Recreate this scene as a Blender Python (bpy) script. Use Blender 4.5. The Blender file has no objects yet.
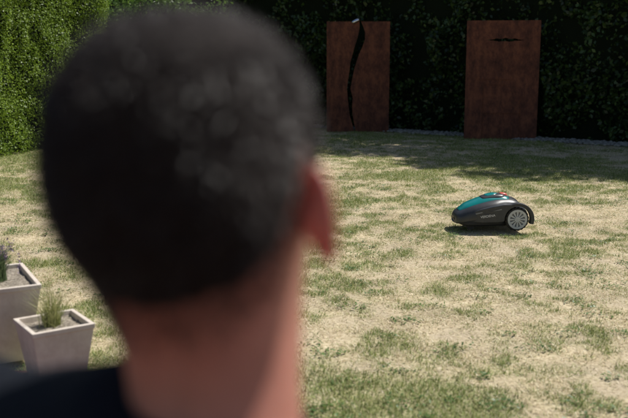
import bpy, bmesh, math, numpy as np
from mathutils import Vector, Matrix
rng = np.random.default_rng(7)
scene = bpy.context.scene
R = math.radians

# ------------------------------------------------------------ helpers
def link(o):
    scene.collection.objects.link(o); return o

def mk(name, verts, faces, mats=(), smooth=False, parent=None, midx=None):
    me = bpy.data.meshes.new(name)
    me.from_pydata([tuple(map(float, v)) for v in verts], [], [tuple(f) for f in faces])
    for m in mats: me.materials.append(m)
    if midx is not None: me.polygons.foreach_set('material_index', list(midx))
    if smooth: me.polygons.foreach_set('use_smooth', [True]*len(me.polygons))
    me.update()
    o = link(bpy.data.objects.new(name, me))
    if parent: o.parent = parent
    return o

def np_mesh(name, V, nper, mat, cols=None, parent=None, extra=None):
    N = V.shape[0]
    me = bpy.data.meshes.new(name)
    me.vertices.add(N*nper); me.loops.add(N*nper); me.polygons.add(N)
    me.vertices.foreach_set('co', V.reshape(-1).astype(np.float32))
    me.loops.foreach_set('vertex_index', np.arange(N*nper, dtype=np.int32))
    me.polygons.foreach_set('loop_start', (np.arange(N)*nper).astype(np.int32))
    me.polygons.foreach_set('loop_total', np.full(N, nper, dtype=np.int32))
    me.materials.append(mat)
    if cols is not None:
        a = me.attributes.new('Col', 'FLOAT_COLOR', 'POINT')
        c = np.ones((N, nper, 4), np.float32); c[..., :3] = cols.reshape(N, -1, 3)
        a.data.foreach_set('color', c.reshape(-1))
    me.update(calc_edges=True); me.validate()
    o = link(bpy.data.objects.new(name, me))
    if parent: o.parent = parent
    return o

def empty(name, loc=(0,0,0)):
    e = bpy.data.objects.new(name, None); e.location = loc; e.empty_display_size = .1
    return link(e)

def vnoise(x, y, scale, seed):
    r = np.random.default_rng(seed).random((256, 256))
    x = np.asarray(x)/scale + 1000; y = np.asarray(y)/scale + 1000
    xi = np.floor(x).astype(int); yi = np.floor(y).astype(int)
    fx = x-xi; fy = y-yi; fx = fx*fx*(3-2*fx); fy = fy*fy*(3-2*fy)
    a = r[xi % 256, yi % 256]; b = r[(xi+1) % 256, yi % 256]
    c = r[xi % 256, (yi+1) % 256]; d = r[(xi+1) % 256, (yi+1) % 256]
    return (a*(1-fx)+b*fx)*(1-fy)+(c*(1-fx)+d*fx)*fy

def sm(a, b, x):
    t = np.clip((x-a)/(b-a), 0, 1); return t*t*(3-2*t)

# ------------------------------------------------------------ materials
def mat(name, col=(.5,.5,.5), rough=.6, metal=0, noise=None, bump=0, bscale=40, spec=.5, sss=0, coat=0):
    m = bpy.data.materials.new(name); m.use_nodes = True
    nt = m.node_tree; N = nt.nodes; L = nt.links
    b = N['Principled BSDF']
    b.inputs['Base Color'].default_value = (*col, 1)
    b.inputs['Roughness'].default_value = rough
    b.inputs['Metallic'].default_value = metal
    b.inputs['Specular IOR Level'].default_value = spec
    b.inputs['Coat Weight'].default_value = coat
    if sss:
        b.inputs['Subsurface Weight'].default_value = sss
        b.inputs['Subsurface Radius'].default_value = (1, .25, .12)
        b.inputs['Subsurface Scale'].default_value = .012
    tc = N.new('ShaderNodeTexCoord')
    if noise:
        col2, sc = noise
        n = N.new('ShaderNodeTexNoise'); n.inputs['Scale'].default_value = sc; n.inputs['Detail'].default_value = 8
        n.inputs['Roughness'].default_value = .65
        L.new(tc.outputs['Object'], n.inputs['Vector'])
        cr = N.new('ShaderNodeValToRGB')
        cr.color_ramp.elements[0].position = .35; cr.color_ramp.elements[0].color = (*col, 1)
        cr.color_ramp.elements[1].position = .65; cr.color_ramp.elements[1].color = (*col2, 1)
        L.new(n.outputs['Fac'], cr.inputs['Fac']); L.new(cr.outputs['Color'], b.inputs['Base Color'])
    if bump:
        n2 = N.new('ShaderNodeTexNoise'); n2.inputs['Scale'].default_value = bscale; n2.inputs['Detail'].default_value = 6
        L.new(tc.outputs['Object'], n2.inputs['Vector'])
        bp = N.new('ShaderNodeBump'); bp.inputs['Strength'].default_value = bump; bp.inputs['Distance'].default_value = .01
        L.new(n2.outputs['Fac'], bp.inputs['Height']); L.new(bp.outputs['Normal'], b.inputs['Normal'])
    return m

def leafmat(name, c1, c2, trans=.35, attr=False, rough=.45, spec=.4, nscale=1.3):
    m = bpy.data.materials.new(name); m.use_nodes = True
    nt = m.node_tree; N = nt.nodes; L = nt.links
    b = N['Principled BSDF']; out = N['Material Output']
    b.inputs['Roughness'].default_value = rough
    b.inputs['Specular IOR Level'].default_value = spec
    if attr:
        a = N.new('ShaderNodeAttribute'); a.attribute_name = 'Col'
        colout = a.outputs['Color']
    else:
        g = N.new('ShaderNodeNewGeometry')
        n = N.new('ShaderNodeTexNoise'); n.inputs['Scale'].default_value = nscale; n.inputs['Detail'].default_value = 3
        L.new(g.outputs['Position'], n.inputs['Vector'])
        ad = N.new('ShaderNodeMath'); ad.operation = 'ADD'
        L.new(n.outputs['Fac'], ad.inputs[0]); L.new(g.outputs['Random Per Island'], ad.inputs[1])
        mr = N.new('ShaderNodeMapRange'); mr.inputs['From Min'].default_value = .45; mr.inputs['From Max'].default_value = 1.5
        L.new(ad.outputs[0], mr.inputs['Value'])
        mc = N.new('ShaderNodeMix'); mc.data_type = 'RGBA'
        mc.inputs['A'].default_value = (*c1, 1); mc.inputs['B'].default_value = (*c2, 1)
        L.new(mr.outputs[0], mc.inputs['Factor'])
        colout = mc.outputs['Result']
    L.new(colout, b.inputs['Base Color'])
    if trans > 0:
        tr = N.new('ShaderNodeBsdfTranslucent'); mx = N.new('ShaderNodeMixShader'); mx.inputs[0].default_value = trans
        L.new(colout, tr.inputs['Color'])
        L.new(b.outputs[0], mx.inputs[1]); L.new(tr.outputs[0], mx.inputs[2]); L.new(mx.outputs[0], out.inputs['Surface'])
    return m

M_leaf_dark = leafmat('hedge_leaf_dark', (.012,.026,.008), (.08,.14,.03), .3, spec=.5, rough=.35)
M_leaf_yew = leafmat('hedge_leaf_bright', (.10,.18,.015), (.32,.45,.04), .4, nscale=3)
M_leaf_tree = leafmat('tree_leaf', (.04,.09,.015), (.12,.20,.04), .35)
M_leaf_shrub = leafmat('shrub_leaf', (.05,.11,.015), (.16,.27,.04), .4)
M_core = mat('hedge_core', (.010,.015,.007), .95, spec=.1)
M_bark = mat('bark', (.07,.05,.035), .9, noise=((.14,.10,.07), 12), bump=.6, bscale=25)
M_grass = leafmat('grass_blade', None, None, .22, attr=True, rough=.55, spec=.35)

# ------------------------------------------------------------ camera / light
cam = bpy.data.objects.new('camera', bpy.data.cameras.new('camera')); link(cam)
cam.location = (0, 0, 1.3); cam.rotation_euler = (R(90-9.9), 0, 0)
cam.data.lens = 50; cam.data.sensor_width = 36; cam.data.clip_end = 1500; cam.data.clip_start = .02
cam.data.dof.use_dof = True; cam.data.dof.focus_distance = 6.7; cam.data.dof.aperture_fstop = 3.2
scene.camera = cam

S = Vector((.66, .44, 1.16)).normalized()
sun = bpy.data.objects.new('sun', bpy.data.lights.new('sun', 'SUN')); link(sun)
sun.data.energy = 5.0; sun.data.angle = R(.5); sun.data.color = (1, .975, .92)
sun.rotation_euler = (-S).to_track_quat('-Z', 'Y').to_euler()
w = bpy.data.worlds.new('World'); scene.world = w; w.use_nodes = True
wn = w.node_tree; sk = wn.nodes.new('ShaderNodeTexSky'); sk.sky_type = 'NISHITA'; sk.sun_disc = False
sk.sun_elevation = math.asin(S.z); sk.sun_rotation = math.atan2(S.x, S.y)
wn.links.new(sk.outputs[0], wn.nodes['Background'].inputs[0]); wn.nodes['Background'].inputs[1].default_value = .075
scene.view_settings.view_transform = 'Standard'; scene.view_settings.look = 'None'

# ------------------------------------------------------------ ground / lawn
def greenness(x, y):
    n = .22*vnoise(x, y, .8, 1)+.26*vnoise(x, y, .30, 2)+.28*vnoise(x, y, .12, 3)+.24*vnoise(x, y, .05, 5)
    big = vnoise(x, y, 2.4, 4)
    bias = -.03 + .11*sm(5.5, 9.5, y) - .05*sm(2.0,0,np.abs(y-4.2))*sm(-1.5,.8,x) + .11*sm(3.25,2.9,y)*sm(1.0,.2,x)
    return sm(.36, .70, n + (big-.5)*.18 + bias)

def gh(x, y):
    h = .02*(vnoise(x, y, .9, 11)-.5)+.014*(vnoise(x, y, .22, 12)-.5)
    return h*sm(2.5, 3.6, y)*sm(30, 18, np.abs(y))

xs = np.concatenate([[-700,-200,-60,-25,-14], np.arange(-9, 9.01, .06), [14,25,60,200,700]])
ys = np.concatenate([[-700,-200,-60,-20,-6,-2,0,1.5], np.arange(2.4, 18.01, .06), [22,30,60,200,900]])
GX, GY = np.meshgrid(xs, ys, indexing='ij')
GZ = gh(GX, GY)
nx, ny = GX.shape
V = np.stack([GX, GY, GZ], -1).reshape(-1, 3)
idx = np.arange(nx*ny).reshape(nx, ny)
F = np.stack([idx[:-1,:-1], idx[1:,:-1], idx[1:,1:], idx[:-1,1:]], -1).reshape(-1, 4)
me = bpy.data.meshes.new('lawn')
me.vertices.add(len(V)); me.loops.add(F.size); me.polygons.add(len(F))
me.vertices.foreach_set('co', V.reshape(-1)); me.loops.foreach_set('vertex_index', F.reshape(-1).astype(np.int32))
me.polygons.foreach_set('loop_start', (np.arange(len(F))*4).astype(np.int32)); me.polygons.foreach_set('loop_total', np.full(len(F), 4, np.int32))
me.polygons.foreach_set('use_smooth', np.ones(len(F), bool))
a = me.attributes.new('green', 'FLOAT', 'POINT'); a.data.foreach_set('value', greenness(GX, GY).reshape(-1).astype(np.float32))
me.update(calc_edges=True)
m = bpy.data.materials.new('dry_lawn_soil'); m.use_nodes = True; nt = m.node_tree; N = nt.nodes; L = nt.links
b = N['Principled BSDF']; b.inputs['Roughness'].default_value = .95; b.inputs['Specular IOR Level'].default_value = .1
tc = N.new('ShaderNodeTexCoord')
def ramp(fac, c1, c2, p1=.3, p2=.7):
    r = N.new('ShaderNodeValToRGB'); r.color_ramp.elements[0].color = (*c1,1); r.color_ramp.elements[1].color = (*c2,1)
    r.color_ramp.elements[0].position = p1; r.color_ramp.elements[1].position = p2
    L.new(fac, r.inputs['Fac']); return r.outputs['Color']
def noi(sc, det=6):
    n = N.new('ShaderNodeTexNoise'); n.inputs['Scale'].default_value = sc; n.inputs['Detail'].default_value = det
    n.inputs['Roughness'].default_value = .7
    L.new(tc.outputs['Object'], n.inputs['Vector']); return n.outputs['Fac']
straw = ramp(noi(45), (.42,.32,.19), (.80,.68,.46), .38, .62)
soil = ramp(noi(70), (.32,.25,.16), (.68,.57,.41))
mixs = N.new('ShaderNodeMix'); mixs.data_type = 'RGBA'; L.new(straw, mixs.inputs['B']); L.new(soil, mixs.inputs['A'])
fr = N.new('ShaderNodeMapRange'); fr.inputs['From Min'].default_value=.4; fr.inputs['From Max'].default_value=.6
L.new(noi(2.5), fr.inputs['Value']); L.new(fr.outputs[0], mixs.inputs['Factor'])
mg = N.new('ShaderNodeMix'); mg.data_type = 'RGBA'; L.new(mixs.outputs['Result'], mg.inputs['A'])
L.new(ramp(noi(60), (.16,.18,.06), (.42,.41,.18)), mg.inputs['B'])
at = N.new('ShaderNodeAttribute'); at.attribute_name = 'green'
ml = N.new('ShaderNodeMath'); ml.operation='MULTIPLY'; ml.inputs[1].default_value=.6
L.new(at.outputs['Fac'], ml.inputs[0]); L.new(ml.outputs[0], mg.inputs['Factor'])
L.new(mg.outputs['Result'], b.inputs['Base Color'])
bp = N.new('ShaderNodeBump'); bp.inputs['Strength'].default_value=.5; bp.inputs['Distance'].default_value=.015
L.new(noi(90, 8), bp.inputs['Height']); L.new(bp.outputs['Normal'], b.inputs['Normal'])
me.materials.append(m); link(bpy.data.objects.new('lawn', me))

TE = 3.42
def on_terrace(x, y):
    return (y < 2.52) | ((y < TE+.02) & (x < -.70))

def sample(n):
    y = rng.uniform(2.5, 16.8, n); 
    half = .44*y+.7
    x = rng.uniform(-1, 1, n)*half
    return x, y, half
X=[];Y=[]
for _ in range(4):
    x, y, half = sample(560000)
    dens = half*np.minimum(1, (6.5/y))**2/ (.44*6.5+.7)/1.05
    k = (rng.random(len(x)) < dens) & ~on_terrace(x, y)
    k &= y < np.where(x > .3, 16.3-.776*(x-.3), 16.4)-.1
    X.append(x[k]); Y.append(y[k])
x = np.concatenate(X); y = np.concatenate(Y)
g = greenness(x, y)
keep = rng.random(len(x)) < .16 + .5*sm(.3,.75,vnoise(x, y, .13, 21)) + g*.7
x=x[keep]; y=y[keep]; g=g[keep]; n=len(x)
isg = rng.random(n) < (g*.74+.09)
lod = np.maximum(1, y/6.5)
Lg = np.where(isg, rng.uniform(.012,.036,n)*(.6+.5*g), rng.uniform(.012,.036,n))
az = rng.uniform(0, 2*np.pi, n)
tilt = np.where(isg, rng.uniform(.3,1.3,n), rng.uniform(1.0,1.55,n))
d = np.stack([np.cos(az)*np.sin(tilt), np.sin(az)*np.sin(tilt), np.cos(tilt)], 1)
wdir = np.stack([-np.sin(az+rng.normal(0,.5,n)), np.cos(az), np.zeros(n)], 1)
W = (rng.uniform(.0012,.0025,n)*lod)[:,None]
base = np.stack([x, y, gh(x, y)+.001], 1)
T = np.stack([base-wdir*W, base+wdir*W, base+d*Lg[:,None]], 1)
r1 = rng.random((n,1))
cg = (1-r1)*np.array([.10,.16,.035]) + r1*np.array([.38,.43,.13])
cd = (1-r1)*np.array([.46,.36,.21]) + r1*np.array([.90,.80,.57])
col = np.where(isg[:,None], cg, cd)
yg = ((rng.random(n) < .28))[:,None]
col = np.where(yg, col*.5+.5*np.array([.50,.47,.20]), col)
cols = np.repeat(col[:,None,:], 3, 1)
np_mesh('grass', T, 3, M_grass, cols)
print('blades', n)

M_weed = leafmat('weed_leaf', (.05,.11,.025), (.15,.25,.06), .3)
WX = []
for i in range(900):
    yy = rng.uniform(2.9, 13.0); xx = rng.uniform(-1,1)*(.45*yy+.4)
    if on_terrace(xx, yy): continue
    if greenness(np.array([xx]),np.array([yy]))[0] < .3 and rng.random()<.3: continue
    rad = rng.uniform(.02,.075)
    for j in range(int(8+rad*400)):
        r = rad*math.sqrt(rng.random()); t = rng.uniform(0,6.28)
        c = np.array([xx+r*math.cos(t)*1.4, yy+r*math.sin(t), 0]); c[2] = gh(c[0],c[1])+rng.uniform(.006,.022)
        t2 = rng.uniform(0,6.28); u = np.array([math.cos(t2), math.sin(t2), rng.uniform(-.3,.6)])*rng.uniform(.006,.013)
        v = np.array([-math.sin(t2), math.cos(t2), rng.uniform(-.4,.4)])*rng.uniform(.003,.006)
        WX.append([c-u, c+v, c+u, c-v])
np_mesh('weeds', np.array(WX), 4, M_weed)

# ------------------------------------------------------------ foliage
def leaves(C, out, L0, L1, aspect, bias=.5):
    n = len(C)
    nrm = rng.normal(size=(n,3)); nrm /= np.linalg.norm(nrm,axis=1)[:,None]
    nrm = nrm + out*bias*1.6; nrm /= np.linalg.norm(nrm,axis=1)[:,None]
    u = np.cross(nrm, rng.normal(size=(n,3))); u /= np.linalg.norm(u,axis=1)[:,None]
    v = np.cross(nrm, u)
    Ls = rng.uniform(L0, L1, n)[:,None]
    return np.stack([C-u*Ls*.5, C+v*Ls*aspect*.5-u*Ls*.05+nrm*Ls*.08, C+u*Ls*.5, C-v*Ls*aspect*.5-u*Ls*.05+nrm*Ls*.08], 1)

def hedge(name, path, thick, height, dens, L0, L1, aspect, matl, lump=.12, rough=.12, topw=.25, bias=.5, patchy=0):
    e = empty(name)
    path = [np.array(p, float) for p in path]
    allq = []; cv=[]; cf=[]
    for i in range(len(path)-1):
        a, bb = path[i], path[i+1]
        dvec = bb-a; ln = np.linalg.norm(dvec); dvec/=ln
        nr = np.array([dvec[1], -dvec[0]])
        n = int(ln*height*dens*(1+patchy))
        s = rng.uniform(-.25 if i else 0, ln+(.25 if i<len(path)-2 else 0), n); z = height*rng.random(n)
        if patchy:
            k = rng.random(n) < (1-patchy)+patchy*1.3*sm(.3,.7,.6*vnoise(s+7*i,z,.5,41)+.4*vnoise(s+7*i,z,.18,42))
            s=s[k]; z=z[k]; n=len(s)
        off = lump*(vnoise(s+a[0]*3, z, .55, 31)-.5)*2 + lump*.6*(vnoise(s, z, .2, 32)-.5)*2 - rng.random(n)**2*rough
        P = np.stack([a[0]+dvec[0]*s+nr[0]*off, a[1]+dvec[1]*s+nr[1]*off, z], 1)
        allq.append(leaves(P, np.array([nr[0], nr[1], .4]), L0, L1, aspect, bias))
        n = int(ln*thick*dens*topw)
        s = rng.uniform(0, ln, n); tt = rng.uniform(0, thick, n)
        P = np.stack([a[0]+dvec[0]*s-nr[0]*tt, a[1]+dvec[1]*s-nr[1]*tt, height+rng.normal(0,.06,n)+lump*(vnoise(s,tt,.5,33)-.5)*2], 1)
        allq.append(leaves(P, np.array([0,0,1.]), L0*1.3, L1*1.3, aspect))
        for base, sg in ((a,-1),(bb,1)):
            if (sg==-1 and i>0) or (sg==1 and i<len(path)-2): continue
            n = int(thick*height*dens*.6); tt = rng.uniform(0, thick, n); z = height*rng.random(n); o = rng.normal(0,.05,n)+.03
            P = np.stack([base[0]-nr[0]*tt+dvec[0]*sg*o, base[1]-nr[1]*tt+dvec[1]*sg*o, z], 1)
            allq.append(leaves(P, np.array([dvec[0]*sg,dvec[1]*sg,.3]), L0, L1, aspect))
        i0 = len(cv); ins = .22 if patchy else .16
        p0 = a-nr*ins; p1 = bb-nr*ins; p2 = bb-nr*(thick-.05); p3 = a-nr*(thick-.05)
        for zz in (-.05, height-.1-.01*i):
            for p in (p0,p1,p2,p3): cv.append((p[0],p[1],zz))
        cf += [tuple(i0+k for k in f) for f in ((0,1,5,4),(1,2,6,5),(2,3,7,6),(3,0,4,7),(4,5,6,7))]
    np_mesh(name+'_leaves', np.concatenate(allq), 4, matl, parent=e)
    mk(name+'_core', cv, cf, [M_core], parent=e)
    return e

hedge('hedge', [(-5.1,8.7),(-3.25,13.95)], 1.2, 3.1, 4600, .022, .042, .5, M_leaf_yew, lump=.09, rough=.10, topw=.1, bias=.75)
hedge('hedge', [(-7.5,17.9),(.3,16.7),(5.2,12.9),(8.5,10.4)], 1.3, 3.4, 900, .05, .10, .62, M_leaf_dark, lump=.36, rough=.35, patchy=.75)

def tube_mesh(path, radii, seg=12, cap=True):
    vs=[]; fs=[]
    P=[Vector(p) for p in path]
    pf=None
    for i,p in enumerate(P):
        t=(P[min(i+1,len(P)-1)]-P[max(i-1,0)]).normalized()
        if pf is None:
            a0 = t.cross(Vector((1,0,0)) if abs(t.x)<.8 else Vector((0,1,0))).normalized()
        else:
            a0 = (pf - t*pf.dot(t)).normalized()
        pf=a0; b0=t.cross(a0)
        for k in range(seg):
            th=2*math.pi*k/seg
            vs.append(p+(a0*math.cos(th)+b0*math.sin(th))*radii[i])
    for i in range(len(P)-1):
        for k in range(seg):
            k2=(k+1)%seg
            fs.append((i*seg+k,i*seg+k2,(i+1)*seg+k2,(i+1)*seg+k))
    if cap:
        fs.append(tuple(range(seg))[::-1]); fs.append(tuple((len(P)-1)*seg+k for k in range(seg)))
    return vs, fs

def join_parts(parts):
    vs=[];fs=[]
    for v,f in parts:
        o=len(vs); vs+=list(v); fs+=[tuple(o+i for i in q) for q in f]
    return vs,fs

def tree(name, x, y, h, cr, seed, nleaf=12000, leaf=(.10,.17), mt=None, tr=1.0, low=.35, cs=1.0):
    r = np.random.default_rng(seed); e = empty(name, (x,y,0))
    parts=[]
    top = Vector((r.normal(0,.2)*tr, r.normal(0,.2)*tr, h*.82))
    path=[Vector((0,0,-.05)), Vector((.05,.03,h*.2)), top*.5+Vector((.1*tr,0,0)), top]
    parts.append(tube_mesh(path,[.16*tr,.12*tr,.09*tr,.03*tr]))
    cl=[]
    for i in range(15):
        z0=h*r.uniform(low,.78); t=i*2.4+r.uniform(0,.8); rr=cr*r.uniform(.45,1)
        s=Vector((.07*tr,.02,z0)); en=Vector((math.cos(t)*rr, math.sin(t)*rr, z0+r.uniform(.3,1.1)*tr))
        parts.append(tube_mesh([s,(s+en)/2+Vector((0,0,.12*tr)),en],[.055*tr,.035*tr,.012*tr],8))
        cl.append((en, r.uniform(.5,.8)*cs)); cl.append(((s+en)/2+Vector((0,0,.35*tr)), r.uniform(.45,.7)*cs))
    cl.append((top+Vector((0,0,.2*tr)),.8*cs))
    v,f=join_parts(parts); mk(name+'_trunk', v, f, [M_bark], True, e)
    C=[]
    for c,rad in cl:
        n=int(nleaf/len(cl)); q=r.normal(size=(n,3)); q/=np.linalg.norm(q,axis=1)[:,None]
        q*= (rad*(.25+.8*r.random(n)**.7))[:,None]; q[:,2]*=.7
        C.append(q+np.array(c))
    C=np.concatenate(C)
    np_mesh(name+'_leaves', leaves(C, np.array([0,0,1.]), leaf[0],leaf[1],.65,.2), 4, mt or M_leaf_tree, parent=e)
for i,(tx,ty,th,cr) in enumerate([(8.2,11.4,8.0,1.7),(7.2,13.0,8.4,1.7),(6.1,14.5,9.0,1.7),(4.8,15.7,9.4,1.7),(3.3,17.1,9.8,1.8),(-3.2,19.8,6.0,2.0)]):
    tree('garden_tree', tx,ty,th,cr,100+i,14000)
tree('garden_shrub', -3.05,15.6,2.75,.65,200,9000,(.05,.09),M_leaf_shrub,.35,.15,.55)
tree('garden_shrub', -1.9,15.9,2.4,.55,201,7000,(.05,.09),M_leaf_shrub,.35,.15,.55)

# ------------------------------------------------------------ gravel strip
e = mat('gravel_stone', (.15,.14,.12), .85, noise=((.40,.37,.32), 9), bump=.4)
gv=[];gf=[]
bm = bmesh.new(); bmesh.ops.create_icosphere(bm, subdivisions=1, radius=1); bv=np.array([v.co[:] for v in bm.verts]); bf=[[v.index for v in f.verts] for f in bm.faces]; bm.free()
path=[(-4.5,16.9),(.3,16.25),(5.2,12.4),(7.5,10.7)]
segs=[(np.array(path[i]),np.array(path[i+1])) for i in range(3)]
for k in range(2600):
    a0,b0 = segs[rng.choice(3,p=[.25,.55,.2])]
    t=rng.random(); d0=(b0-a0)/np.linalg.norm(b0-a0); nr=np.array([d0[1],-d0[0]])
    p=a0+(b0-a0)*t+nr*rng.uniform(-.32,.16)
    s=rng.uniform(.018,.045)
    q=bv*rng.uniform(.7,1.2,bv.shape)*np.array([s*1.2,s,s*.7])
    o=len(gv); gv+= (q+np.array([p[0],p[1],s*.35])).tolist(); gf+=[[o+i for i in f] for f in bf]
mk('gravel_bed', gv, gf, [e], True)

# ------------------------------------------------------------ terrace
M_brick = bpy.data.materials.new('brick_paving'); M_brick.use_nodes=True
nt=M_brick.node_tree; N=nt.nodes; L=nt.links; b=N['Principled BSDF']; b.inputs['Roughness'].default_value=.85
tc=N.new('ShaderNodeTexCoord'); br=N.new('ShaderNodeTexBrick'); br.inputs['Scale'].default_value=5
br.inputs['Color1'].default_value=(.16,.05,.04,1); br.inputs['Color2'].default_value=(.22,.08,.06,1); br.inputs['Mortar'].default_value=(.10,.08,.07,1)
br.inputs['Mortar Size'].default_value=.015
L.new(tc.outputs['Object'],br.inputs['Vector'])
nn=N.new('ShaderNodeTexNoise'); nn.inputs['Scale'].default_value=18; nn.inputs['Detail'].default_value=8; L.new(tc.outputs['Object'],nn.inputs['Vector'])
mm=N.new('ShaderNodeMix'); mm.data_type='RGBA'; mm.blend_type='MULTIPLY'; mm.inputs['Factor'].default_value=.6
L.new(br.outputs['Color'],mm.inputs['A']); L.new(nn.outputs['Color'],mm.inputs['B']); L.new(mm.outputs['Result'],b.inputs['Base Color'])
bp=N.new('ShaderNodeBump'); bp.inputs['Strength'].default_value=.5; bp.inputs['Distance'].default_value=.01; L.new(br.outputs['Fac'],bp.inputs['Height']); bp.invert=True; L.new(bp.outputs['Normal'],b.inputs['Normal'])
poly=[(-6,-4),(6,-4),(6,2.5),(-.72,2.5),(-.72,TE),(-6,TE)]
v=[(p[0],p[1],.03) for p in poly]+[(p[0],p[1],-.1) for p in poly]
k=len(poly); f=[tuple(range(k))]+[(i,i+k,(i+1)%k+k,(i+1)%k) for i in range(k)]
mk('terrace', v, f, [M_brick])

# ------------------------------------------------------------ planters
M_pot = mat('pot_stoneware', (.64,.54,.45), .7, noise=((.77,.68,.58), 14), bump=.15, bscale=60)
M_soil = mat('potting_soil', (.14,.11,.08), .95, noise=((.44,.38,.30), 60), bump=1, bscale=80)
def planter(x, y, rz, top, bot, h, z0=.03):
    e = empty('planter', (x,y,z0)); e.rotation_euler=(0,0,rz)
    t=.016
    rings=[(bot/2,0),(top/2-.003,h-.02),(top/2+.001,h-.019),(top/2+.002,h),(top/2-t,h),(top/2-t-.004,h-.05)]
    vs=[];fs=[]
    for hw,z in rings:
        vs+=[(-hw,-hw,z),(hw,-hw,z),(hw,hw,z),(-hw,hw,z)]
    for i in range(len(rings)-1):
        for k in range(4): fs.append((i*4+k,i*4+(k+1)%4,(i+1)*4+(k+1)%4,(i+1)*4+k))
    fs.append((3,2,1,0))
    o=mk('pot_body',vs,fs,[M_pot],parent=e)
    bv_=o.modifiers.new('b','BEVEL'); bv_.width=.004; bv_.segments=2; bv_.limit_method='ANGLE'
    hw=top/2-t-.003
    n=12; sv=[];sf=[]
    for i in range(n+1):
        for j in range(n+1):
            sv.append((-hw+2*hw*i/n,-hw+2*hw*j/n,h-.022+rng.uniform(-.004,.006)))
    for i in range(n):
        for j in range(n): sf.append((i*(n+1)+j,(i+1)*(n+1)+j,(i+1)*(n+1)+j+1,i*(n+1)+j+1))
    mk('soil',sv,sf,[M_soil],parent=e)
    return e
planter(-1.035,3.34,R(35),.245,.175,.235)
planter(-1.435,3.62,R(28),.44,.33,.335)

def blades_curved(n, cx, cy, z0, h0, h1, spread, wid, seed):
    r=np.random.default_rng(seed); Q=[]
    for i in range(n):
        t=r.uniform(0,6.28); h=r.uniform(h0,h1); sp=spread*r.uniform(.1,1)
        bx=cx+r.normal(0,.015); by=cy+r.normal(0,.015); t3=r.uniform(0,3.14)
        wv=np.array([math.cos(t3),math.sin(t3),0])*wid
        pts=[np.array([bx+math.cos(t)*sp*s**2,by+math.sin(t)*sp*s**2,z0+h*(s-.25*sp/spread*s*s)]) for s in (0,.33,.66,1)]
        for k in range(3):
            w0=1-k*.3; w1=1-(k+1)*.3
            Q.append([pts[k]-wv*w0,pts[k]+wv*w0,pts[k+1]+wv*w1,pts[k+1]-wv*w1])
    return np.array(Q)
M_orn = leafmat('ornamental_grass_blade',(.22,.26,.07),(.66,.62,.30),.3)
np_mesh('ornamental_grass', blades_curved(260,-1.045,3.35,.23,.06,.23,.12,.0018,5),4,M_orn)
M_lavl = leafmat('lavender_leaf',(.07,.12,.045),(.20,.27,.12),.25)
M_lavf = leafmat('lavender_flower',(.12,.08,.15),(.32,.22,.34),.2)
e=empty('lavender_plant')
Q=[blades_curved(210,-1.455+dx,3.62+dy,.335,.10,.21,.11,.005,9+i) for i,(dx,dy) in enumerate([(-.1,0),(0,.08),(.07,-.03),(-.02,-.09),(.08,.04)])]
np_mesh('lavender_stems', np.concatenate(Q),4,M_lavl,parent=e)
C=[]
for q in Q:
    tips=q[2::3][:,2]
    for tp in tips[::5]:
        C.append(tp+rng.normal(0,1,(14,3))*np.array([.005,.005,.016]))
np_mesh('lavender_flowers', leaves(np.concatenate(C),np.array([0,0,.5]),.007,.013,.6),4,M_lavf,parent=e)

# ------------------------------------------------------------ rusty panels
M_rust = bpy.data.materials.new('corten_rust'); M_rust.use_nodes=True
nt=M_rust.node_tree; N=nt.nodes; L=nt.links; b=N['Principled BSDF']; b.inputs['Roughness'].default_value=.8; b.inputs['Specular IOR Level'].default_value=.25
tc=N.new('ShaderNodeTexCoord'); mp=N.new('ShaderNodeMapping'); mp.inputs['Scale'].default_value=(1,1,.55); L.new(tc.outputs['Object'],mp.inputs['Vector'])
n1=N.new('ShaderNodeTexNoise'); n1.inputs['Scale'].default_value=7; n1.inputs['Detail'].default_value=10; n1.inputs['Roughness'].default_value=.78; L.new(mp.outputs[0],n1.inputs['Vector'])
cr=N.new('ShaderNodeValToRGB'); L.new(n1.outputs['Fac'],cr.inputs['Fac'])
cr.color_ramp.elements[0].position=.36; cr.color_ramp.elements[0].color=(.06,.025,.018,1)
cr.color_ramp.elements[1].position=.66; cr.color_ramp.elements[1].color=(.26,.095,.05,1)
q_=cr.color_ramp.elements.new(.5); q_.color=(.14,.05,.031,1)
L.new(cr.outputs['Color'],b.inputs['Base Color'])
n2=N.new('ShaderNodeTexNoise'); n2.inputs['Scale'].default_value=120; L.new(tc.outputs['Object'],n2.inputs['Vector'])
bp=N.new('ShaderNodeBump'); bp.inputs['Strength'].default_value=.3; bp.inputs['Distance'].default_value=.004; L.new(n2.outputs['Fac'],bp.inputs['Height']); L.new(bp.outputs['Normal'],b.inputs['Normal'])

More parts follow.
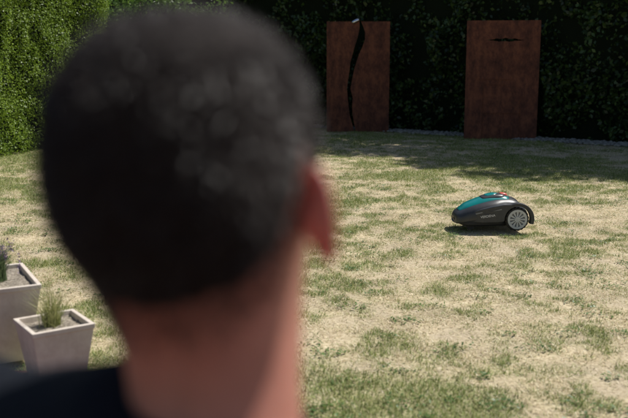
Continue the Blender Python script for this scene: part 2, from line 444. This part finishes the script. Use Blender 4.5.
def panel(x, y, rz, w, h, holes=(), splits=None, relief=()):
    e=empty('rusty_steel_panel',(x,y,0)); e.rotation_euler=(0,0,rz)
    if splits is None:
        groups=[[ [(0,-.05),(w,-.05),(w,h),(0,h)] ]+list(holes)]
    else:
        lft=[(0,-.05)]+[(a_,z_) for a_,b_,z_ in splits]+[(0,h)]
        rgt=[(w,-.05),(w,h)]+[(b_,z_) for a_,b_,z_ in reversed(splits)]
        groups=[[lft],[rgt]]
    for gi,g_ in enumerate(groups):
        bm=bmesh.new()
        for lp in g_:
            vs=[bm.verts.new((p[0],0,p[1])) for p in lp]
            for i in range(len(vs)): bm.edges.new((vs[i],vs[(i+1)%len(vs)]))
        bmesh.ops.triangle_fill(bm,use_beauty=True,use_dissolve=False,edges=bm.edges[:])
        me=bpy.data.meshes.new('plate'); bm.to_mesh(me); bm.free(); me.materials.append(M_rust)
        o=link(bpy.data.objects.new('plate_%d'%(gi+1),me)); o.parent=e
        s=o.modifiers.new('s','SOLIDIFY'); s.thickness=.012; s.offset=0
    for i,xx in enumerate((0.004,w-.004)):
        v=[(xx-.004,.007,-.05),(xx+.004,.007,-.05),(xx+.004,.09,-.05),(xx-.004,.09,-.05)]
        v+=[(p[0],p[1],h-.002) for p in v]
        mk('flange_%d'%(i+1),v,[(0,1,5,4),(1,2,6,5),(2,3,7,6),(3,0,4,7),(4,5,6,7),(3,2,1,0)],[M_rust],parent=e)
    for i,(x0,z0,x1,z1) in enumerate(relief):
        v=[(x0,-.016,z0),(x1,-.016,z0),(x1,-.0075,z0),(x0,-.0075,z0)]; v+=[(p[0],p[1],z1) for p in v]
        mk('seam_%d'%(i+1),v,[(0,1,5,4),(1,2,6,5),(2,3,7,6),(3,0,4,7),(4,5,6,7),(3,2,1,0)],[M_rust],parent=e)
    return e
sp=[(.50,.52,-.05),(.455,.49,.12),(.405,.455,.3),(.385,.445,.45),(.37,.455,.6),(.355,.415,.75),(.375,.44,.9),(.395,.47,1.05),(.41,.51,1.2),(.45,.56,1.35),(.485,.62,1.48),(.525,.66,1.6),(.555,.66,1.72),(.565,.625,1.82),(.56,.59,1.9)]
pl=panel(.22,15.35,R(-2),1.09,1.9,splits=sp)
bm=bmesh.new(); bmesh.ops.create_uvsphere(bm,u_segments=20,v_segments=12,radius=1)
bmesh.ops.scale(bm,vec=(.075,.045,.035),verts=bm.verts)
for q in bm.verts: q.co.z += .02*math.sin(q.co.x*20)
me=bpy.data.meshes.new('steel_cap'); bm.to_mesh(me); bm.free(); me.materials.append(mat('polished_steel',(.75,.76,.78),.18,1)); me.polygons.foreach_set('use_smooth',[True]*len(me.polygons))
o=link(bpy.data.objects.new('steel_cap',me)); o.parent=pl; o.location=(.50,-.03,1.905)
def slot(cx,cz,hw,hh):
    top=[(cx-hw+2*hw*i/12, cz+hh*math.sin(math.pi*i/12)*(.7+.3*math.cos(i*2.1))) for i in range(13)]
    bot=[(cx+hw-2*hw*i/12, cz-hh*.8*math.sin(math.pi*i/12)*(.8+.2*math.sin(i*1.7))) for i in range(1,12)]
    return top+bot
panel(2.40,13.95,R(-7),1.13,1.86,holes=[slot(.60,1.56,.29,.035)],
      relief=[(.28,.05,.292,.86),(.86,.05,.872,.70),(.292,.42,.86,.432),(.30,.868,.62,.88),(.15,.95,.75,.958)])

# ------------------------------------------------------------ robot mower
M_char = mat('charcoal_plastic',(.035,.036,.04),.4,noise=((.048,.05,.054),30),bump=.05,bscale=300)
M_black = mat('black_plastic',(.012,.012,.013),.55,bump=.05,bscale=200)
M_teal = mat('teal_plastic',(.0,.20,.19),.28,noise=((.0,.23,.22),20),coat=.3)
M_hub = mat('wheel_grey_plastic',(.50,.50,.49),.5,noise=((.58,.58,.57),30))
M_tyre = mat('tyre_rubber',(.02,.02,.02),.8,noise=((.05,.045,.035),25),bump=.3,bscale=120)
M_red = mat('stop_button_red',(.65,.08,.06),.35)
M_letter = mat('lettering_white',(.75,.75,.75),.5)
M_grey = mat('mid_grey_plastic',(.25,.25,.255),.4)
mow = empty('robot_lawn_mower',(1.35,6.58,.012)); mow.rotation_euler=(0,0,R(3)); mow.scale=(.92,.92,.92)
def loft(name, st, n=3., seg=36, sub=8, mats=None, parent=None):
    st=np.array(st,float)
    t2=np.linspace(0,1,(len(st)-1)*sub+1)
    def cr_(c):
        out=[]
        for t in t2:
            f_=t*(len(c)-1); i=min(int(f_),len(c)-2); u=f_-i
            p0=c[max(i-1,0)];p1=c[i];p2=c[i+1];p3=c[min(i+2,len(c)-1)]
            out.append(.5*((2*p1)+(-p0+p2)*u+(2*p0-5*p1+4*p2-p3)*u*u+(-p0+3*p1-3*p2+p3)*u**3))
        return np.array(out)
    A=[cr_(st[:,k]) for k in range(4)]
    vs=[];fs=[]
    for x_,w_,zt,zb in zip(*A):
        mid=(zt*.35+zb*.65)
        for k in range(seg):
            th=2*math.pi*k/seg; c=math.cos(th); s=math.sin(th)
            yy=w_*math.copysign(abs(c)**(2/n),c)
            hh=(zt-mid) if s>0 else (mid-zb)
            vs.append((x_,yy,mid+hh*math.copysign(abs(s)**(2/n),s)))
    m_=len(A[0])
    for i in range(m_-1):
        for k in range(seg):
            k2=(k+1)%seg; fs.append((i*seg+k,i*seg+k2,(i+1)*seg+k2,(i+1)*seg+k))
    fs.append(tuple(range(seg))); fs.append(tuple((m_-1)*seg+k for k in range(seg))[::-1])
    return mk(name,vs,fs,mats,True,parent)
loft('chassis',[(-.27,.08,.09,.04),(-.22,.15,.10,.03),(0,.155,.10,.03),(.2,.13,.11,.035),(.26,.10,.11,.05)],4,mats=[M_black],parent=mow)
loft('body_shell',[(-.312,.06,.100,.050),(-.30,.105,.125,.045),(-.27,.140,.152,.044),(-.20,.165,.195,.05),(-.10,.177,.229,.056),(0,.174,.250,.06),(.08,.15,.256,.07),(.17,.135,.245,.075),(.24,.12,.205,.08),(.285,.10,.15,.09)],3,mats=[M_char],parent=mow)
loft('top_cover',[(-.272,.055,.156,.12),(-.258,.08,.168,.12),(-.21,.108,.203,.13),(-.12,.118,.242,.14),(-.03,.113,.268,.15),(.07,.104,.276,.16),(.12,.094,.268,.17),(.145,.07,.254,.18)],2.6,mats=[M_teal],parent=mow)
loft('hatch_lid',[(-.09,.05,.254,.22),(-.07,.072,.266,.22),(.02,.080,.284,.23),(.08,.075,.284,.23),(.11,.05,.271,.23)],3,mats=[M_char],parent=mow)
loft('hatch_inlay',[(-.055,.03,.274,.24),(-.04,.05,.280,.24),(.01,.055,.290,.24),(.045,.04,.288,.24)],3,mats=[M_teal],parent=mow)
loft('stop_button',[(.070,.02,.285,.25),(.077,.030,.291,.25),(.105,.032,.290,.25),(.127,.026,.283,.24),(.132,.016,.270,.24)],3,mats=[M_red],parent=mow)
for sgn,nm in ((-1,'near'),(1,'far')):
    cx,cz=.175,.098
    outer=[(cx+.138*math.cos(t),cz+.135*math.sin(t)) for t in np.linspace(R(-18),R(112),22)]
    front=[(.06,.222),(-.02,.208),(-.10,.186),(-.18,.157),(-.25,.122),(-.285,.098),(-.28,.070),(-.20,.070),(-.10,.072),(0,.076),(.055,.080)]
    inner=[(cx+.108*math.cos(t),cz+.108*math.sin(t)) for t in np.linspace(R(183),R(-20),26)]
    pts=outer+front+inner; k=len(pts)
    def yo(px):
        return .122+.088*sm(-.31,-.02,px)
    vs=[(p[0],sgn*float(yo(p[0])),p[1]) for p in pts]+[(p[0],sgn*float(yo(p[0])-.055),p[1]) for p in pts]
    bm=bmesh.new()
    A=[bm.verts.new(v) for v in vs]
    bm.faces.new(A[:k]); bm.faces.new(A[k:][::-1])
    for i in range(k): bm.faces.new((A[i],A[i+k],A[(i+1)%k+k],A[(i+1)%k]))
    bmesh.ops.recalc_face_normals(bm,faces=bm.faces)
    bmesh.ops.triangulate(bm,faces=[f for f in bm.faces if len(f.verts)>4])
    me=bpy.data.meshes.new('fender'); bm.to_mesh(me); bm.free(); me.materials.append(M_char)
    o=link(bpy.data.objects.new('fender_'+nm,me)); o.parent=mow
    bv_=o.modifiers.new('b','BEVEL'); bv_.width=.007; bv_.segments=3; bv_.limit_method='ANGLE'; bv_.angle_limit=R(50)
    st=[(-.235,.122),(-.12,.158),(-.03,.178),(.04,.188),(.04,.180),(-.03,.170),(-.12,.150),(-.23,.114)]
    vs=[(p[0],sgn*(float(yo(p[0]))+.0015),p[1]) for p in st]+[(p[0],sgn*(float(yo(p[0]))-.004),p[1]) for p in st]
    k=len(st); fs=[tuple(range(k)),tuple(range(2*k-1,k-1,-1))]+[(i,i+k,(i+1)%k+k,(i+1)%k) for i in range(k)]
    mk('accent_strip_'+nm,vs,fs,[M_grey],parent=mow)
    wy=sgn*.172
    bm=bmesh.new()
    prof=[(.070,-.026),(.092,-.024),(.098,-.014),(.0985,0),(.098,.014),(.092,.024),(.070,.026)]
    seg=60; ring=[]
    for i in range(seg):
        th=2*math.pi*i/seg
        row=[]
        for j,(r_,yy) in enumerate(prof):
            rr=r_-(.005 if (i%3==0 and r_>.09) else 0)
            row.append(bm.verts.new((rr*math.cos(th),yy,rr*math.sin(th))))
        ring.append(row)
    for i in range(seg):
        for j in range(len(prof)):
            bm.faces.new((ring[i][j],ring[(i+1)%seg][j],ring[(i+1)%seg][(j+1)%len(prof)],ring[i][(j+1)%len(prof)]))
    bmesh.ops.recalc_face_normals(bm,faces=bm.faces)
    me=bpy.data.meshes.new('tyre'); bm.to_mesh(me); bm.free(); me.materials.append(M_tyre)
    o=link(bpy.data.objects.new('tyre_'+nm,me)); o.parent=mow; o.location=(cx,wy,cz)
    def disc(r0,r1,y0,y1,name_,mt,seg=48):
        vs=[];fs=[]
        for i in range(seg):
            th=2*math.pi*i/seg; c,s=math.cos(th),math.sin(th)
            vs+=[(r0*c,y0,r0*s),(r1*c,y0,r1*s),(r1*c,y1,r1*s),(r0*c,y1,r0*s)]
        for i in range(seg):
            j=(i+1)%seg
            for q in range(4): fs.append((i*4+q,j*4+q,j*4+(q+1)%4,i*4+(q+1)%4))
        o_=mk(name_,vs,fs,[mt],parent=mow); o_.location=(cx,wy,cz); return o_
    disc(.001,.071,sgn*.010,sgn*.016,'hub_disc_'+nm,M_grey)
    disc(.062,.080,sgn*.015,sgn*.029,'hub_rim_'+nm,M_hub)
    disc(.0012,.022,sgn*.014,sgn*.031,'hub_cap_'+nm,M_hub)
    vs=[];fs=[]
    for i in range(12):
        th=2*math.pi*i/12
        c,s=math.cos(th),math.sin(th); 
        for (r_,hw) in ((.018,.0042),(.064,.0075)):
            for sd in (-1,1):
                for yy in (.013,.0275):
                    vs.append((r_*c-sd*hw*s,sgn*yy,r_*s+sd*hw*c))
        o0=i*8
        for q in ((0,1,3,2),(4,6,7,5),(0,4,5,1),(2,3,7,6),(0,2,6,4),(1,5,7,3)): fs.append(tuple(o0+z for z in q))
    o=mk('spokes_'+nm,vs,fs,[M_hub],parent=mow); o.location=(cx,wy,cz)
    v,f=tube_mesh([(-.19,sgn*.10,.04),(-.19,sgn*.13,.04)],[.036,.036],24)
    mk('caster_'+nm,v,f,[M_tyre],False,mow)
cu=bpy.data.curves.new('lettering','FONT'); cu.body='VERDENA'; cu.size=.027; cu.extrude=.0008; cu.materials.append(M_letter)
o=link(bpy.data.objects.new('lettering',cu)); o.parent=mow
o.location=(-.13,-.2075,.112); o.rotation_euler=(R(90),R(-9),R(-9))

# ------------------------------------------------------------ man
M_skin = mat('skin',(.42,.165,.12),.5,noise=((.50,.21,.155),25),bump=.08,bscale=150,sss=.25)
M_ear = mat('ear_skin',(.60,.25,.21),.5,sss=.35)
M_hairbase = mat('hair_base',(.014,.009,.008),.8,noise=((.026,.018,.015),60),bump=.6,bscale=250,spec=.2)
M_hair = leafmat('hair_strand',None,None,0,attr=True,rough=.42,spec=.45)
M_shirt = mat('tshirt_cotton',(.007,.009,.014),.9,noise=((.012,.014,.02),60),bump=.4,bscale=220,spec=.15)
M_jeans = mat('denim',(.03,.045,.08),.85,noise=((.05,.07,.11),70),bump=.4,bscale=180)
M_shoe = mat('shoe_leather',(.03,.025,.02),.5,bump=.2)
M_white = mat('eye_white',(.75,.73,.70),.2); M_iris = mat('iris',(.06,.035,.02),.2)
man = empty('seated_man',(0,0,0))

lv=[(0,.004,.004,.004,-.004),(-.003,.028,.030,.034,-.004),(-.010,.045,.050,.055,-.003),(-.022,.060,.066,.073,-.002),(-.045,.0725,.084,.090,0),(-.075,.0785,.093,.099,0),(-.10,.0795,.096,.101,0),(-.12,.0775,.093,.099,0),
(-.145,.073,.091,.091,0),(-.165,.067,.090,.080,0),(-.185,.0615,.090,.071,0),(-.205,.058,.088,.065,0),(-.222,.057,.083,.063,0),(-.234,.057,.066,.063,0),(-.246,.057,.046,.065,0),(-.265,.058,.034,.068,-.003),(-.29,.060,.032,.071,-.008),(-.315,.064,.034,.074,-.014),(-.34,.078,.040,.076,-.02),(-.37,.10,.045,.078,-.024)]
lv=np.array(lv)
zz=np.concatenate([-np.linspace(0,1,14)[:-1]**2*.03, np.linspace(-.03,-.37,110)])
prof=[np.interp(-zz,-lv[:,0],lv[:,k]) for k in range(1,5)]
def smooth1(a_,k=2):
    for _ in range(k): 
        b_=a_.copy(); b_[14:-1]=(a_[13:-2]+2*a_[14:-1]+a_[15:])/4; a_=b_
    return a_
prof=[smooth1(p_,6) for p_ in prof]
SEG=128
def headpt(i,th):
    a_,f_,b_,cy=[p_[i] for p_ in prof]; z=zz[i]
    s,c=math.sin(th),math.cos(th)
    nn_=2.25; S_=math.copysign(abs(s)**(2/nn_),s); C_=math.copysign(abs(c)**(2/nn_),c)
    x_=a_*S_; y_=cy+(f_ if c>0 else b_)*C_
    G=lambda v0,s0,v: math.exp(-((v-v0)/s0)**2)
    if c<0:
        y_+= .004*G(0,.012,x_)*float(sm(-.16,-.20,z))*float(sm(-.33,-.27,z)) - .002*G(.028,.014,abs(x_))*float(sm(-.16,-.20,z))
    if c>0:
        nose=.0
        if -.172<z<-.105:
            k_=(-.105-z)/.055; k_=k_ if k_<1 else max(0,1-(k_-1)*4.5)
            nose=.024*k_*G(0,.010+.006*k_,x_)
        eye=-.011*G(-.120,.011,z)*(G(.031,.015,x_)+G(-.031,.015,x_))
        brow=.004*G(-.101,.007,z)*G(0,.05,x_)
        lip=.006*(G(-.186,.004,z)+G(-.196,.005,z))*G(0,.022,x_)-.002*G(-.191,.002,z)*G(0,.022,x_)
        chin=.005*G(-.218,.01,z)*G(0,.02,x_); dip=-.003*G(-.204,.004,z)*G(0,.02,x_)
        cheek=.003*G(-.145,.015,z)*(G(.045,.015,x_)+G(-.045,.015,x_))
        y_+=(nose+eye+brow+lip+chin+dip+cheek)*min(1,c*2)
    return (x_,y_,z)
hv=[headpt(i,2*math.pi*k/SEG) for i in range(len(zz)) for k in range(SEG)]
hf=[]
for i in range(len(zz)-1):
    for k in range(SEG):
        k2=(k+1)%SEG; hf.append((i*SEG+k,i*SEG+k2,(i+1)*SEG+k2,(i+1)*SEG+k))
hf.append(tuple(range(SEG)))
neckbase=Vector((-.064,.560,1.026))
HM = Matrix.Translation(neckbase) @ Matrix.Rotation(R(-6.5),4,'Y') @ Matrix.Rotation(R(-16),4,'Z') @ Matrix.Rotation(R(-2),4,'X') @ Matrix.Translation((0,.012,.30))
def place(o):
    o.parent=man; o.matrix_local=HM
head=mk('head',hv,hf,[M_skin],True); place(head)
head.data.update()
def hairline(th):
    t=abs(((th+math.pi)%(2*math.pi))-math.pi)
    return float(np.interp(t,[0,.6,1.05,1.3,1.42,1.58,1.72,1.95,2.3,3.142],[-.052,-.056,-.075,-.125,-.135,-.100,-.128,-.160,-.178,-.188]))
hvn=np.array(hv).reshape(len(zz),SEG,3)
me=head.data
vn=np.zeros(len(hv)*3); me.vertices.foreach_get('normal',vn)
vn=vn.reshape(len(zz),SEG,3)
cen=np.array([0,0,-.09])
dotc=np.sum(vn*(hvn-cen),-1); vn*=np.where(dotc.mean()<0,-1,1)
capv=[];keepm=np.zeros((len(zz),SEG),bool)
for i in range(len(zz)):
    for k in range(SEG):
        hl=hairline(2*math.pi*k/SEG); dd=zz[i]-hl
        keepm[i,k]=dd>.012
        t=.006*float(sm(.012,.07,dd))+.0004
        capv.append(hvn[i,k]+vn[i,k]*t)
cf=[q for q in hf[:-1] if all(keepm[j//SEG,j%SEG] for j in q)]+[hf[-1]]
o=mk('hair',capv,cf,[M_hairbase],True); place(o)
NS=60000
ii=rng.integers(0,len(zz),NS*3); kk=rng.integers(0,SEG,NS*3)
capa=np.array(capv).reshape(len(zz),SEG,3)
wgt=prof[0]; pr=(wgt[ii]/wgt.max())*np.where(zz[ii]>-.03,.35,1)
hl=np.array([hairline(2*math.pi*k/SEG) for k in range(SEG)])[kk]; dd=zz[ii]-hl
pr=pr*sm(-.032,.012,dd)
sel=(dd>-.032)&(rng.random(len(ii))<pr); ii=ii[sel][:NS];kk=kk[sel][:NS];dd=dd[sel][:NS]
P=capa[ii,kk]+rng.normal(0,.0014,(len(ii),3)); NN=vn[ii,kk]
down=np.array([0,-.15,-1.])+rng.normal(0,.35,(len(ii),3)); top_=sm(-.05,0,zz[ii])[:,None]
down=down*(1-top_)+top_*(np.array([0,1,.1])+rng.normal(0,.4,(len(ii),3)))
D=NN*.35+down*.8; D/=np.linalg.norm(D,axis=1)[:,None]
LL=(.004+.004*sm(0,.09,dd))[:,None]*rng.uniform(.6,1.2,(len(ii),1))
side=np.cross(D,rng.normal(size=D.shape)); side/=np.linalg.norm(side,axis=1)[:,None]
T=np.stack([P-side*.00045-NN*.001,P+side*.00045-NN*.001,P+D*LL],1)
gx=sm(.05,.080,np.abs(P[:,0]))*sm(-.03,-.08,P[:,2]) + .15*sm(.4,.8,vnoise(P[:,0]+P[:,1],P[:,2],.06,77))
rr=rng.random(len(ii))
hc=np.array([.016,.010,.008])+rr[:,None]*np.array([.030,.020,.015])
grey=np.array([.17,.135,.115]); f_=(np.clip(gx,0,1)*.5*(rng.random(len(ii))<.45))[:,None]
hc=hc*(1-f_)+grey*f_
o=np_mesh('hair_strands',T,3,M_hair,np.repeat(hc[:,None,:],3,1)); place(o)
for sg in (1,-1):
    vs=[];fs=[];nr_=14;nt_=40
    ph=R(38)
    back=Vector((sg*math.sin(ph),-math.cos(ph),0)); nrm_=Vector((sg*math.cos(ph),math.sin(ph),0)); up_=Vector((0,-.12,1)).normalized()
    org=Vector((sg*.0755,.003,-.135))
    for i in range(nr_+1):
        r_=i/nr_
        for k in range(nt_):
            th=2*math.pi*k/nt_; c,s=math.cos(th),math.sin(th)
            wdt=.018*(1+.22*s) if s<0 else .018*(1+.12*s); 
            px=r_*wdt*c; pz=r_*.0325*s
            h_=.0055*math.exp(-((r_-.88)/.12)**2)*(1 if c>-.4 else .4) - .007*math.exp(-(((px+.003)/.009)**2+((pz+.004)/.012)**2)) + .003*math.exp(-((r_-.55)/.12)**2)*(c>0)
            vs.append(org+back*(px+.013)+up_*pz+nrm_*(h_+.002))
    for i in range(nr_):
        for k in range(nt_):
            k2=(k+1)%nt_; fs.append((i*nt_+k,i*nt_+k2,(i+1)*nt_+k2,(i+1)*nt_+k))
    o=mk('ear_'+('r' if sg>0 else 'l'),vs,fs,[M_ear],True); place(o)
    s_=o.modifiers.new('s','SOLIDIFY'); s_.thickness=.0055; s_.offset=0
    ss_=o.modifiers.new('ss','SUBSURF'); ss_.levels=1; ss_.render_levels=1
    for nm,rad,off,mt in (('eyeball',.0122,0,M_white),('iris',.006,.0072,M_iris)):
        bm=bmesh.new(); bmesh.ops.create_uvsphere(bm,u_segments=24,v_segments=16,radius=rad)
        me=bpy.data.meshes.new(nm); bm.to_mesh(me); bm.free(); me.materials.append(mt); me.polygons.foreach_set('use_smooth',[True]*len(me.polygons))
        o=link(bpy.data.objects.new(nm+('_r' if sg>0 else '_l'),me)); o.parent=man; o.matrix_local=HM@Matrix.Translation((sg*.031,.070+off,-.120))
    v,f=tube_mesh([(sg*.014,.094,-.104),(sg*.030,.091,-.100),(sg*.046,.078,-.104)],[.003,.0035,.0015],8)
    o=mk('eyebrow_'+('r' if sg>0 else 'l'),v,f,[M_hairbase],True); place(o)

BM = Matrix.Translation((-.082,.580,1.068)) @ Matrix.Rotation(R(-18),4,'Z') @ Matrix.Rotation(R(11),4,'Y')
def ringloft(levels, seg=48, n=2.4):
    vs=[];fs=[]
    for (z,a_,f_,b_,cx,cy) in levels:
        for k in range(seg):
            th=2*math.pi*k/seg; s,c=math.sin(th),math.cos(th)
            vs.append(Vector((cx+a_*math.copysign(abs(s)**(2/n),s), cy+(f_ if c>0 else b_)*math.copysign(abs(c)**(2/n),c), z)))
    for i in range(len(levels)-1):
        for k in range(seg):
            k2=(k+1)%seg; fs.append((i*seg+k,i*seg+k2,(i+1)*seg+k2,(i+1)*seg+k))
    fs.append(tuple(range(seg))); fs.append(tuple((len(levels)-1)*seg+k for k in range(seg))[::-1])
    return vs,fs
torso=ringloft([(.006,.068,.045,.076,0,-.01),(.0,.075,.052,.080,0,-.01),(-.012,.10,.062,.085,0,-.01),(-.025,.13,.07,.090,0,-.008),(-.045,.168,.08,.10,0,-.008),(-.08,.19,.09,.108,0,-.005),(-.13,.195,.10,.115,0,0),(-.2,.185,.11,.115,0,.0),(-.3,.172,.11,.108,.0,.005),(-.4,.165,.11,.10,.0,.01),(-.5,.17,.115,.10,0,.01),(-.60,.18,.12,.11,0,.01)])
parts=[torso]
for sg in (1,-1):
    parts.append(tube_mesh([(sg*.13,0,-.08),(sg*.185,0,-.09),(sg*.22,.005,-.135),(sg*.235,.02,-.22),(sg*.24,.045,-.29)],[.05,.064,.062,.056,.054],24))
v,f=join_parts(parts)
def remeshed(name,v,f,mt,vox,M=BM,sm_it=6):
    o=mk(name,v,f,[mt],True); o.parent=man; o.matrix_local=M
    r_=o.modifiers.new('r','REMESH'); r_.mode='VOXEL'; r_.voxel_size=vox; r_.use_smooth_shade=True
    s_=o.modifiers.new('s','SMOOTH'); s_.iterations=sm_it; s_.factor=.5
    return o
remeshed('tshirt',v,f,M_shirt,.008)
parts=[]
for sg in (1,-1):
    el=Vector((sg*.25,.08,-.36)); wr=Vector((sg*.14,.30,-.47))
    parts.append(tube_mesh([(sg*.235,.03,-.22),(sg*.245,.06,-.31),el,el.lerp(wr,.3),el.lerp(wr,.75),wr],[.042,.042,.042,.041,.031,.027],20))
    hd=(Vector((sg*.11,.40,-.50))-wr); pn=wr+hd*.9
    parts.append(tube_mesh([wr,wr+hd*.3,wr+hd*.65,pn],[.027,.030,.036,.034],16))
    sd=Vector((1,0,0))
    for j in range(4):
        b0=pn+sd*((j-1.5)*.019); ln=[.072,.080,.076,.060][j if sg<0 else 3-j]
        parts.append(tube_mesh([b0-hd*.2,b0+Vector((0,ln*.4,.002)),b0+Vector((0,ln*.75,-.014)),b0+Vector((0,ln*.92,-.035))],[.0105,.0095,.0088,.007],10))
    th0=wr+hd*.35-sd*sg*.028
    parts.append(tube_mesh([th0,th0+Vector((-sg*.018,.03,-.004)),th0+Vector((-sg*.022,.06,-.012))],[.013,.0115,.009],10))
v,f=join_parts(parts); remeshed('arms',v,f,M_skin,.0045,sm_it=3)
parts=[ringloft([(-.57,.165,.115,.11,0.0,.01),(-.62,.18,.13,.125,0,.01),(-.66,.17,.12,.12,0,.02)])]
sh=[]
for sg in (1,-1):
    parts.append(tube_mesh([(sg*.09,.0,-.59),(sg*.11,.2,-.575),(sg*.13,.42,-.57),(sg*.135,.47,-.62),(sg*.13,.46,-.75),(sg*.13,.44,-.93)],[.085,.082,.065,.065,.058,.05],20))
    sh.append(tube_mesh([(sg*.13,.39,-.975),(sg*.13,.46,-.965),(sg*.135,.56,-.975),(sg*.14,.65,-.985)],[.035,.046,.038,.028],16))
BM2 = Matrix.Translation((-.16,.58,1.06)) @ Matrix.Rotation(R(-18),4,'Z')
v,f=join_parts(parts); remeshed('trousers',v,f,M_jeans,.01,M=BM2)
v,f=join_parts(sh); remeshed('shoes',v,f,M_shoe,.008,M=BM2)

M_wood = mat('stool_wood',(.20,.12,.07),.6,noise=((.28,.18,.11),10),bump=.2)
st=empty('garden_stool',(-.16,.59,.03)); st.rotation_euler=(0,0,R(-18))
def box(x0,x1,y0,y1,z0,z1):
    v=[(x0,y0,z0),(x1,y0,z0),(x1,y1,z0),(x0,y1,z0),(x0,y0,z1),(x1,y0,z1),(x1,y1,z1),(x0,y1,z1)]
    return v,[(0,1,5,4),(1,2,6,5),(2,3,7,6),(3,0,4,7),(4,5,6,7),(3,2,1,0)]
parts=[box(-.19,.19,-.18+i*.075,-.18+i*.075+.065,.335,.36) for i in range(5)]
parts+=[box(sx*.16-.02,sx*.16+.02,sy*.14-.02,sy*.14+.02,0,.333) for sx in (-1,1) for sy in (-1,1)]
parts+=[box(-.138,.138,sy*.14-.01,sy*.14+.01,.10,.13) for sy in (-1,1)]
v,f=join_parts(parts); o=mk('stool_frame',v,f,[M_wood],parent=st)
q=o.modifiers.new('b','BEVEL'); q.width=.003
